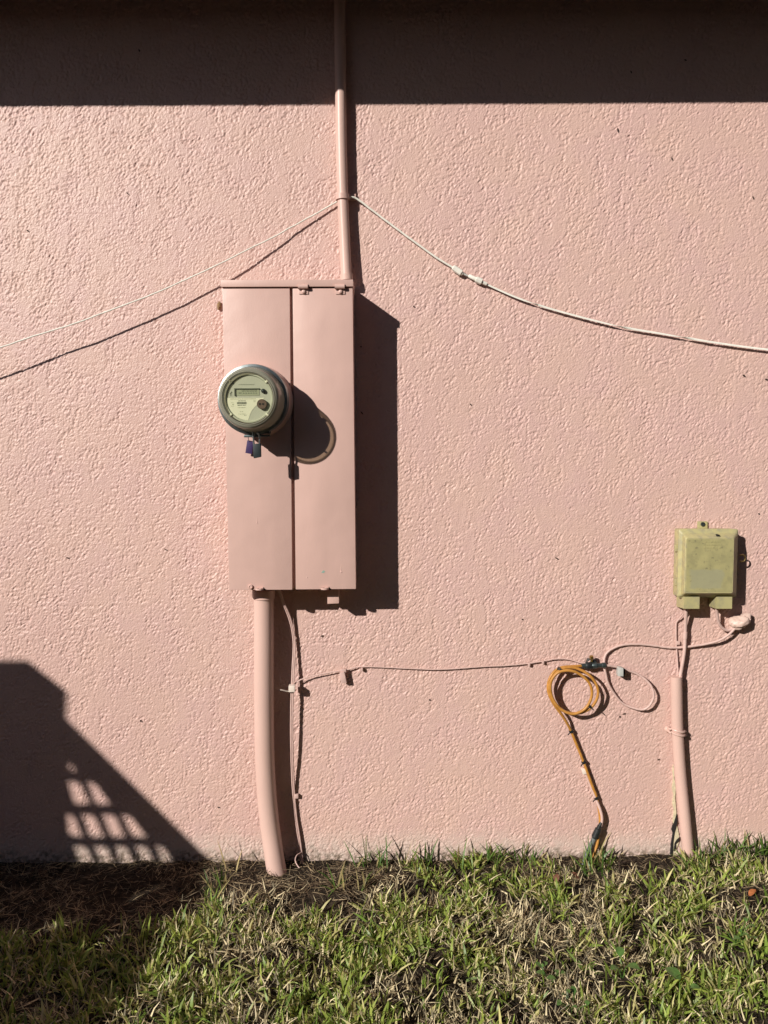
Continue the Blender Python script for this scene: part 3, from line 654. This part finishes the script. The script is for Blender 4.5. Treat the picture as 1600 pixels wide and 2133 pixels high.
op = [(1214, 1387, 0.0200), (1196, 1388, 0.0210), (1168, 1391, 0.0220), (1150, 1405, 0.0281), (1141.5, 1428, 0.0293), (1146, 1452, 0.0293), (1162, 1474, 0.0305), (1186, 1485, 0.0329), (1210, 1485, 0.0354), (1231, 1474, 0.0378), (1243, 1457, 0.0403), (1246, 1438, 0.0403), (1238, 1418, 0.0390), (1222, 1402, 0.0366), (1200, 1392, 0.0290), (1180, 1391, 0.0300), (1163, 1399, 0.0378), (1151, 1413, 0.0390), (1146.5, 1431, 0.0390), (1151, 1454, 0.0390), (1166, 1475, 0.0403), (1190, 1487, 0.0415), (1211, 1482, 0.0427), (1225, 1469, 0.0439), (1233, 1448, 0.0439), (1230, 1427, 0.0427), (1217, 1411, 0.0415), (1197, 1399, 0.0415), (1177, 1397, 0.0415), (1160, 1403, 0.0403), (1147.5, 1420, 0.0390), (1144, 1440, 0.0366), (1150, 1460, 0.0342), (1162, 1478, 0.0305), (1175, 1496, 0.0256), (1188, 1519, 0.0140), (1200, 1548, 0.0120), (1213, 1580, 0.0120), (1221, 1601, 0.0130), (1233, 1634, 0.0130), (1243, 1661, 0.0130), (1248, 1687, 0.0150), (1250, 1705, 0.0170), (1249.5, 1724, 0.0180), (1246, 1750, 0.0200), (1238, 1781, 0.0260), (1232, 1806, 0.0360), (1230, 1832, 0.0500)]
obj('cable_run', tube(wire(op, 0), .0039, n=10, step=.006), M['orange'], oc)
for a, c, d, an in ((1167, 1394, .032, .3), (1190, 1523, .013, 2.6), (1216, 1587, .012, 2.4), (1242, 1662, .013, 2.6), (1228, 1471, .040, .6)):
    w = W(a, c, d); u = Vector((math.sin(an), 0, math.cos(an))); z = bmesh.new()
    tube([w - u * .0035 + Vector((0, 0, 0)), w + u * .0035], .0062 if c != 1394 else .0085, n=10, smooth=False, bm=z)
    e = Vector((math.cos(an), 0, -math.sin(an))); tube([w + e * .005 + Vector((0, -.004, 0)), w + e * .013 + Vector((0, -.007, -.002))], .0016, n=6, smooth=False, bm=z)
    obj('zip_tie', z, M['black'], oc)
pk = thing('cable', 'pink painted cable beside the orange cable ending in dark plug', 'cable', W(1218, 1790, .02), 'low cables on the wall')
obj('cable_run', tube(wire([(1215, 1598, .006), (1220, 1612, .007), (1231, 1639, .009), (1242, 1666, .014), (1251, 1688, .020), (1254.5, 1706, .022), (1252.5, 1718, .022), (1249, 1727, .022)], 0), .0040, n=10), M['paint_wire'], pk)
obj('wall_clip', prism(pp([(1211, 1602), (1220, 1601), (1223, 1611), (1214, 1613)], .01), .001, .014, .002), M['white_clip'], pk)
obj('plug', rod(W(1253, 1713, .022), W(1238, 1746, .022), [(0, .0042), (.2, .0050), (.22, .0064), (.40, .0066), (.42, .0092), (.92, .0098), (.95, .0080), (1, .0075)], 12), M['black'], pk)
obj('hose_end', tube([W(1240, 1742, .022), W(1233, 1757, .022), W(1226, 1772, .024), W(1219, 1789, .030), W(1214, 1806, .04)], lambda t: .0068 - .0012 * t, n=12), M['hose'], pk)

# ================================================================== mud nest, specks
mn = bmesh.new(); bmesh.ops.create_icosphere(mn, subdivisions=3, radius=1.0); c = W(456.5, 637, .004)
for v in mn.verts:
    n = v.co.normalized(); r = 1 + .5 * (float(vnoise(n.x + n.y, n.z - n.y, 2.5, 8)) - .5); v.co = c + Vector((n.x * .0052 * r, n.y * .0055 * r, n.z * .0105 * r))
tag(obj('mud_nest', mn, M['mud'], None, 60), 'small brown mud wasp nest beside the panel top left', 'nest')
sp = bmesh.new()
for (a, c, l, an) in ((1569, 411, 6, 1.2), (1315, 150, 6, 1.0), (1428, 125, 6, .3), (290, 105, 6, 1.3), (1550, 782, 7, .4), (1160, 1163, 8, .5), (1581, 1070, 4, 0), (293, 1502, 7, 1.0), (862, 638, 4, .6), (1372, 1582, 6, -.5), (1287, 270, 8, 1.5), (265, 402, 4, 1), (1597, 790, 8, .2), (754, 860, 8, .9), (895, 1458, 5, 1.1), (752, 722, 4, .2), (1300, 1487, 7, -.4), (1291, 1493, 5, -1), (670, 1325, 6, -.7), (140, 1162, 5, .5), (455, 1682, 5, .4), (57, 480, 4, 1), (1400, 330, 5, 1.4), (345, 1145, 4, .3), (980, 842, 4, 1.1), (1088, 1290, 4, .2)):
    u = Vector((math.cos(an), 0, -math.sin(an))); p = W(a, c, .0025); l *= MPP * .5
    tube([p - u * l, p, p + u * l], lambda t: .0015 * (1 - abs(2 * t - 1)) + .0005, n=5, step=.003, bm=sp)
tag(obj('wall_specks', sp, M['speck'], house, 60), None, None, None, 'stuff')

# ================================================================== unseen panel, made up and cut to throw the stepped shadow
TS = 1.7
def cast(px, py):
    w = W(px, py, 0); return (w.x - SX * TS, w.z + SZ * TS)
def crop(X, Y): return cast(X / 3.3333, 1340 + Y / 3.3333)
tip = cast(432, 1788)
outline = [cast(-620, 1375), cast(55, 1375), cast(132, 1436), cast(130, 1492), tip]
xg = G(300, 2133); k = tip[1] / SZ                        # follow the ray family so that the ground edge runs out from the wall
outline += [(tip[0] + SX * k * .97, .0), (outline[0][0], .0)]
holes = [[(450, 828), (495, 828), (512, 882), (470, 884)], [(450, 948), (535, 948), (612, 1105), (498, 1118)], [(588, 948), (645, 958), (757, 1108), (650, 1118)],
         [(443, 1178), (500, 1180), (562, 1338), (455, 1325)], [(548, 1176), (642, 1180), (712, 1338), (608, 1342)], [(690, 1176), (787, 1180), (857, 1338), (758, 1342)], [(828, 1178), (892, 1186), (1008, 1338), (905, 1342)]]
for k in range(5): holes.append([(495 + 143 * k, 1398), (585 + 140 * k - (25 if k == 4 else 0), 1398), (655 + 140 * k - (10 if k == 4 else 0), 1545), (545 + 143 * k, 1548)])
def holed(outline, holes, y0, y1):
    bm = bmesh.new(); es = []
    for lp in [outline] + holes:
        vs = [bm.verts.new((x, y0, z)) for x, z in lp]; es += [bm.edges.new((vs[i], vs[(i + 1) % len(vs)])) for i in range(len(vs))]
    bmesh.ops.triangle_fill(bm, use_beauty=True, use_dissolve=False, edges=es)
    r = bmesh.ops.extrude_face_region(bm, geom=list(bm.faces))
    bmesh.ops.translate(bm, verts=[v for v in r['geom'] if isinstance(v, bmesh.types.BMVert)], vec=(0, y1 - y0, 0)); return bm
scr = thing('shadow_screen', 'added unseen slotted timber panel shaped to cast the stepped shadow', 'screen', (tip[0] - .9, -TS, 0))
def ground_slot(pts):                                     # opening whose patch of sun lands at these ground pixels
    out = []
    for a, c in pts:
        g = G(a, c); k = TS + g.y; out.append((g.x - SX * k, SZ * k))
    return out
extra = [ground_slot(q) for q in ([(95, 1928), (160, 1908), (180, 1918), (110, 1942)], [(190, 1962), (250, 1942), (268, 1950), (205, 1976)], [(245, 1868), (320, 1840), (332, 1848), (258, 1878)])]
obj('slotted_panel', holed(outline, [[crop(*p) for p in h] for h in holes] + extra, -TS, -TS - .012), M['timber'], scr, 0)
for x in (tip[0] - 1.35, tip[0] - .78): obj('post', prism([(x, 0), (x + .07, 0), (x + .07, 1.4), (x, 1.4)], TS + .014, TS + .084, .004), M['timber'], scr)


# ================================================================== unseen house added behind the camera to block sky light
nbh = thing('sky_blocker_house', 'added unseen two-storey beige house blocking sky light behind the camera', 'house', (4.0, -7.0, 0))
NX0, NX1, NY, NH = -2.6, 12.0, -7.0, 5.8
b = bmesh.new()
for (x0, x1, y0, y1, z0, z1) in ((NX0, NX1, NY - 7, NY, 0, NH),):
    v = [b.verts.new(p) for p in ((x0, y0, z0), (x1, y0, z0), (x1, y1, z0), (x0, y1, z0), (x0, y0, z1), (x1, y0, z1), (x1, y1, z1), (x0, y1, z1))]
    for q in ((0, 1, 5, 4), (1, 2, 6, 5), (2, 3, 7, 6), (3, 0, 4, 7), (4, 5, 6, 7)): b.faces.new([v[i] for i in q])
obj('wall', b, M['beige'], nbh, 0)
b = bmesh.new(); e0 = .5
v = [b.verts.new(p) for p in ((NX0 - e0 * .3, NY + e0, NH), (NX1 + e0, NY + e0, NH), (NX1 + e0, NY - 7 - e0, NH), (NX0 - e0 * .3, NY - 7 - e0, NH), (NX0 + 3, NY - 3.5, NH + 1.5), (NX1 - 3, NY - 3.5, NH + 1.5))]
for q in ((0, 1, 5, 4), (1, 2, 5), (2, 3, 4, 5), (3, 0, 4), (3, 2, 1, 0)): b.faces.new([v[i] for i in q])
obj('roof', b, M['roof'], nbh, 0)
b = bmesh.new()
v = [b.verts.new(p) for p in ((-16, -13, 0), (NX0 - .002, -13, 0), (NX0 - .002, NY + .5, 0), (-16, NY + .5, 0), (-16, -13, 2.9), (NX0 - .002, -13, 2.9), (NX0 - .002, NY + .5, 2.9), (-16, NY + .5, 2.9))]
for q in ((0, 1, 5, 4), (1, 2, 6, 5), (2, 3, 7, 6), (3, 0, 4, 7), (4, 5, 6, 7)): b.faces.new([v[i] for i in q])
obj('low_sky_blocker', b, M['beige'], nbh, 0)  # unseen low block added to cut sky light under the eave
for wx0 in (-1.2, 1.8, 5.0):
    for wz0 in (.9, 3.7):
        fr = bmesh.new()
        for (x0, x1, z0, z1) in ((0, 1.2, 0, .07), (0, 1.2, 1.13, 1.2), (0, .07, .07, 1.13), (1.13, 1.2, .07, 1.13)): prism([(wx0 + x0, wz0 + z0), (wx0 + x1, wz0 + z0), (wx0 + x1, wz0 + z1), (wx0 + x0, wz0 + z1)], -NY - .06, -NY - .001, bm=fr)
        wo = obj('window', fr, M['white_clip'], nbh, 0)
        obj('pane', prism([(wx0 + .07, wz0 + .07), (wx0 + 1.13, wz0 + .07), (wx0 + 1.13, wz0 + 1.13), (wx0 + .07, wz0 + 1.13)], -NY - .02, -NY - .003), M['pane'], wo, 0)

# ================================================================== grass, straw, soil litter
def smooth(a, b, v):
    t = np.clip((v - a) / (b - a), 0, 1); return t * t * (3 - 2 * t)
def cover_of(x, y):
    """0 bare .. 1 full lawn"""
    n = vnoise(x, y, 7, 21) * .6 + vnoise(x, y, 19, 22) * .4
    edge = np.where(x < -.10, .24, np.where(x < .0, .27 - (x + .10) * 2.1, .06))
    edge = np.where(x < -.55, .34, edge)
    c = smooth(-.07, .09, (-y - edge) + (n - .5) * .22)
    for q in ((1350, 1805, .085, .045), (1530, 1885, .06, .03), (940, 1796, .05, .018), (1170, 1800, .06, .03), (1310, 1800, .06, .04)):
        g = G(q[0], q[1]); c = c * (1 - .95 * np.exp(-(((x - g.x) / q[2]) ** 2 + ((y - g.y) / q[3]) ** 2) ** 1.5))
    return c
def green_of(x, y):
    g = vnoise(x, y, 4.5, 31) * .55 + vnoise(x, y, 13, 32) * .45
    near = np.clip(1 - (-y) / .16, 0, 1) * (x > .0)
    return np.clip(smooth(.27, .58, g) * .80 + .22 + near * .4, 0, 1)
def blades(name, x, y, phi, lean, L, w, bend, colr, m, levels=4, lift=0.0, fold=0.0):
    n = len(x); z = ground_h(x, y) - .002 + lift
    co = np.zeros((n, levels * 2, 3), np.float32); cl = np.zeros((n, levels * 2, 4), np.float32)
    dx, dy = np.cos(phi), np.sin(phi); sx, sy = -dy, dx
    cx_, cy_, cz_ = x.copy(), y.copy(), z.copy(); th = lean.copy()
    roll = RNG.uniform(-.9, .9, n)
    for k in range(levels):
        t = k / (levels - 1); ww = w * (.55 + .9 * t - 1.35 * t * t) * .5 if levels > 3 else w * (1 - .8 * t) * .5
        ww = np.maximum(ww, w * .04)
        ux = sx * np.cos(roll) + np.sin(roll) * dx * np.cos(th); uy = sy * np.cos(roll) + np.sin(roll) * dy * np.cos(th); uz = -np.sin(roll) * np.sin(th)
        for s, j in ((-1, 0), (1, 1)):
            co[:, 2 * k + j, 0] = cx_ + s * ww * ux; co[:, 2 * k + j, 1] = cy_ + s * ww * uy; co[:, 2 * k + j, 2] = cz_ + s * ww * uz
            cl[:, 2 * k + j, :3] = np.clip(colr * 1.14, 0, .9); cl[:, 2 * k + j, 3] = 1
        seg = L / (levels - 1)
        cx_ = cx_ + dx * np.sin(th) * seg; cy_ = cy_ + dy * np.sin(th) * seg; cz_ = cz_ + np.cos(th) * seg
        th = th + bend / (levels - 1)
        cz_ = np.maximum(cz_, ground_h(cx_, cy_) + .0015)
    co[:, :, 1] = np.minimum(co[:, :, 1], -.004)
    base = (np.arange(n) * levels * 2)[:, None, None]
    q = np.array([[2 * k, 2 * k + 1, 2 * k + 3, 2 * k + 2] for k in range(levels - 1)])[None]
    me = raw_mesh(name, co.reshape(-1, 3), (base + q).reshape(-1, 4).astype(np.int32))
    at = me.color_attributes.new('tint', 'FLOAT_COLOR', 'POINT'); at.data.foreach_set('color', cl.reshape(-1, 4).ravel())
    return link_mesh(name, me, m, None, smooth=180)
def blade_mat(name, rough, trans):
    m, N, L, P = nodes(name); P.inputs['Roughness'].default_value = rough; P.inputs['Specular IOR Level'].default_value = .4
    at = N.new('ShaderNodeAttribute'); at.attribute_name = 'tint'; L.new(at.outputs['Color'], P.inputs['Base Color'])
    tr = N.new('ShaderNodeBsdfTranslucent'); L.new(at.outputs['Color'], tr.inputs['Color'])
    mx = N.new('ShaderNodeMixShader'); mx.inputs[0].default_value = trans; L.new(P.outputs[0], mx.inputs[1]); L.new(tr.outputs[0], mx.inputs[2])
    L.new(mx.outputs[0], N['Material Output'].inputs['Surface']); return m
M['blade'] = blade_mat('grass_blade', .42, .32); M['straw'] = blade_mat('dry_straw', .6, .12)
def scatter(n, dens, x0=-1.45, x1=1.45, y0=-1.15, y1=-.004):
    x = RNG.uniform(x0, x1, n); y = RNG.uniform(y0, y1, n); keep = RNG.uniform(0, 1, n) < dens(x, y); return x[keep], y[keep]
def clumped(nc, per, spread, dens):
    cx_, cy_ = scatter(nc, dens); k = RNG.integers(per[0], per[1], len(cx_)); i = np.repeat(np.arange(len(cx_)), k)
    ox, oy = RNG.normal(0, spread, len(i)), RNG.normal(0, spread, len(i)); x, y = cx_[i] + ox, np.minimum(cy_[i] + oy, -.004)
    phi = np.arctan2(oy, ox) + RNG.normal(0, .7, len(i)); return x, y, phi, i
def tint(n, a, bcol, var=.25):
    t = RNG.uniform(0, 1, (n, 1)); c = np.array(a)[None] * (1 - t) + np.array(bcol)[None] * t; return np.clip(c * RNG.uniform(1 - var, 1 + var, (n, 1)), 0, 1)
# green blades in tufts
x, y, phi, i = clumped(8200, (5, 12), .009, lambda a, c: cover_of(a, c) * green_of(a, c) * (.14 + .86 * smooth(.36, .60, vnoise(a, c, 15, 51))))
n = len(x); colr = tint(n, (.11, .185, .028), (.34, .40, .085), .32); yl = RNG.uniform(0, 1, n) < .25
colr[yl] = tint(int(yl.sum()), (.42, .40, .14), (.58, .52, .26), .2)
ln = RNG.uniform(.018, .044, n); bigb = RNG.uniform(0, 1, n) < .22; ln[bigb] *= 1.45; wd = RNG.uniform(.0042, .0084, n); wd[bigb] *= 1.3
tag(blades('grass', x, y, phi, RNG.uniform(.05, 1.15, n), ln, wd, RNG.uniform(.0, 1.3, n), colr, M['blade']), 'short green lawn grass in front of the wall', 'grass', kind='stuff')
# dry straw tufts and thatch
x, y, phi, i = clumped(14500, (5, 13), .016, lambda a, c: cover_of(a, c) * (1.0 - .68 * green_of(a, c)) * (.45 + .55 * smooth(.34, .6, vnoise(a, c, 15, 52))))
n = len(x); phi = phi + RNG.normal(0, 1.2, n); colr = tint(n, (.40, .325, .185), (.68, .58, .37), .28); dk = RNG.uniform(0, 1, n) < .36; colr[dk] *= .28
tag(blades('dry_grass', x, y, phi, RNG.uniform(.3, 1.5, n), RNG.uniform(.010, .040, n), RNG.uniform(.0014, .0048, n), RNG.uniform(-.5, .9, n), colr, M['straw'], levels=3, lift=RNG.uniform(0, .016, n)), 'dry straw coloured grass mixed through the lawn', 'dry grass', kind='stuff')
# litter of thin dead runners lying on the bare soil
x, y = scatter(42000, lambda a, c: (1.0 - .85 * cover_of(a, c)) * (.35 + .65 * smooth(.35, .65, vnoise(a, c, 14, 41))) , y0=-.75)
n = len(x); phi = RNG.uniform(0, 2 * math.pi, n); colr = tint(n, (.09, .065, .04), (.34, .26, .155), .35); lt = RNG.uniform(0, 1, n) < .10; colr[lt] = tint(int(lt.sum()), (.34, .26, .15), (.48, .38, .24))
tag(blades('soil_litter', x, y, phi, RNG.uniform(1.2, 1.65, n), RNG.uniform(.012, .06, n) * RNG.uniform(.5, 1, n), RNG.uniform(.0009, .0026, n), RNG.uniform(-.4, .4, n), colr, M['straw'], lift=RNG.uniform(0, .012, n)), 'dead brown runners and clippings littering the bare soil', 'litter', kind='stuff')
# taller green blades against the wall on the right
def wall_tufts():
    xs = []; ys = []; ph = []
    for px, py, k in ((760, 1800, 12), (800, 1808, 14), (850, 1812, 10), (878, 1800, 10), (960, 1800, 8), (1010, 1795, 12), (1040, 1800, 10), (1085, 1795, 14), (1120, 1805, 10), (1228, 1812, 16), (1245, 1800, 14), (1255, 1815, 10), (1200, 1815, 8), (1460, 1815, 14), (1480, 1800, 14), (1510, 1790, 18), (1540, 1788, 16), (1570, 1785, 18), (1595, 1785, 16), (1440, 1825, 10), (1625, 1790, 16), (1660, 1790, 16), (455, 1850, 14), (440, 1880, 12), (465, 1815, 5), (700, 1860, 8), (755, 1850, 10)):
        g = G(px, py)
        for _ in range(k): xs.append(g.x + random.gauss(0, .012)); ys.append(min(g.y + random.gauss(0, .012), -.008)); ph.append(random.uniform(0, 2 * math.pi))
    return np.array(xs), np.array(ys), np.array(ph)
x, y, phi = wall_tufts(); n = len(x); colr = tint(n, (.05, .115, .02), (.13, .20, .04), .25); yl = RNG.uniform(0, 1, n) < .2; colr[yl] = tint(int(yl.sum()), (.3, .26, .1), (.42, .34, .17))
tag(blades('tall_grass', x, y, phi, RNG.uniform(.05, .75, n), RNG.uniform(.04, .095, n), RNG.uniform(.0042, .0075, n), RNG.uniform(.1, .9, n), colr, M['blade'], levels=5), 'taller green grass tufts growing against the wall foot', 'grass', kind='stuff')

# ================================================================== broad-leaved weeds and fallen leaves in the lawn
M['weed'] = pm('weed_leaf', (.07, .15, .03), .45, var=.3, scale=120)
M['fallen'] = pm('fallen_leaf', (.30, .10, .03), .6, var=.3, scale=150)
M['fallen_brown'] = pm('brown_leaf', (.15, .065, .035), .7, var=.3, scale=150)
def leaf_mesh(p, phi, tilt, ln, wd, stem=None):
    bm = bmesh.new(); d = Vector((math.cos(phi) * math.cos(tilt), math.sin(phi) * math.cos(tilt), math.sin(tilt))); s = Vector((-math.sin(phi), math.cos(phi), 0)); u = s.cross(d) * -1
    rows = []
    for k in range(7):
        t = k / 6; w = wd * .5 * math.sin(math.pi * min(1, t * .92 + .06)) ** .7
        c = p + d * ln * t + u * (.10 * ln * math.sin(math.pi * t))
        rows.append([bm.verts.new(c - s * w + u * w * .22), bm.verts.new(c), bm.verts.new(c + s * w + u * w * .22)])
    for a, c in zip(rows, rows[1:]):
        for k in range(2): bm.faces.new((a[k], a[k + 1], c[k + 1], c[k]))
    return bm
def weed(px, py, label, lv):
    g = G(px, py); g.z = float(ground_h(g.x, g.y)); t = thing('weed', label, 'weed', g, 'weeds in the lawn')
    for (dx, dy, dz, phi, tilt, ln) in lv:
        p = g + Vector((dx, dy, dz)); obj('leaf', leaf_mesh(p, phi, tilt, ln, ln * .82), M['weed'], t, 60)
        obj('stalk', tube([g + Vector((dx * .2, dy * .2, 0)), g + Vector((dx * .6, dy * .6, dz * .7)), p], .0009, n=5, step=.01), M['weed'], t)
rw = random.Random(4)
def lv(n, sp, ln, h): return [(rw.uniform(-sp, sp), rw.uniform(-sp, sp), rw.uniform(h * .6, h), rw.uniform(0, 6.28), rw.uniform(-.2, .5), ln * rw.uniform(.75, 1.2)) for _ in range(n)]
weed(1535, 1985, 'clover-like weed cluster near the right edge of the lawn', lv(9, .035, .015, .045))
weed(1295, 2048, 'two round-leaved weed sprout left of the single broad leaf', [(0, .012, .04, 1.4, .3, .024), (.008, -.012, .035, -.6, .1, .026), (-.012, -.01, .03, 3.6, .1, .020)])
weed(1415, 2075, 'single broad oval weed leaf low in the lawn at right', [(0, 0, .04, 2.2, .2, .034), (.018, -.01, .03, -.3, .1, .02)])
weed(1190, 2110, 'small leafy weed at the bottom edge of the lawn', lv(8, .028, .014, .04))
weed(1145, 2045, 'small leafy weed beside the dry straw patch', lv(6, .025, .016, .04))
for px, py, mt, lab, ph in ((1561, 1874, 'fallen', 'small orange fallen leaf on bare soil at right', .4), (1158, 1838, 'fallen_brown', 'curled brown fallen leaf left of the cable foot', 1.2), (1205, 1822, 'fallen_brown', 'brown leaf scrap beside the orange cable foot', 2.4)):
    g = G(px, py, .02); g.z = float(ground_h(g.x, g.y)) + .014
    tag(obj('fallen_leaf', leaf_mesh(g, ph, .5, .024, .016), M[mt], None, 60), lab, 'leaf', 'fallen leaves')
tw0 = thing('twig', 'thin dark twig lying on the soil by the orange cable', 'twig', G(1290, 1815))
obj('stem', tube([G(1262, 1803, .02), G(1290, 1797, .025), G(1322, 1792, .02)], .0016, n=6), M['speck'], tw0)
obj('side_shoot', tube([G(1291, 1815, .01), G(1290, 1797, .027), G(1292, 1778, .05)], .0018, n=6), M['speck'], tw0)
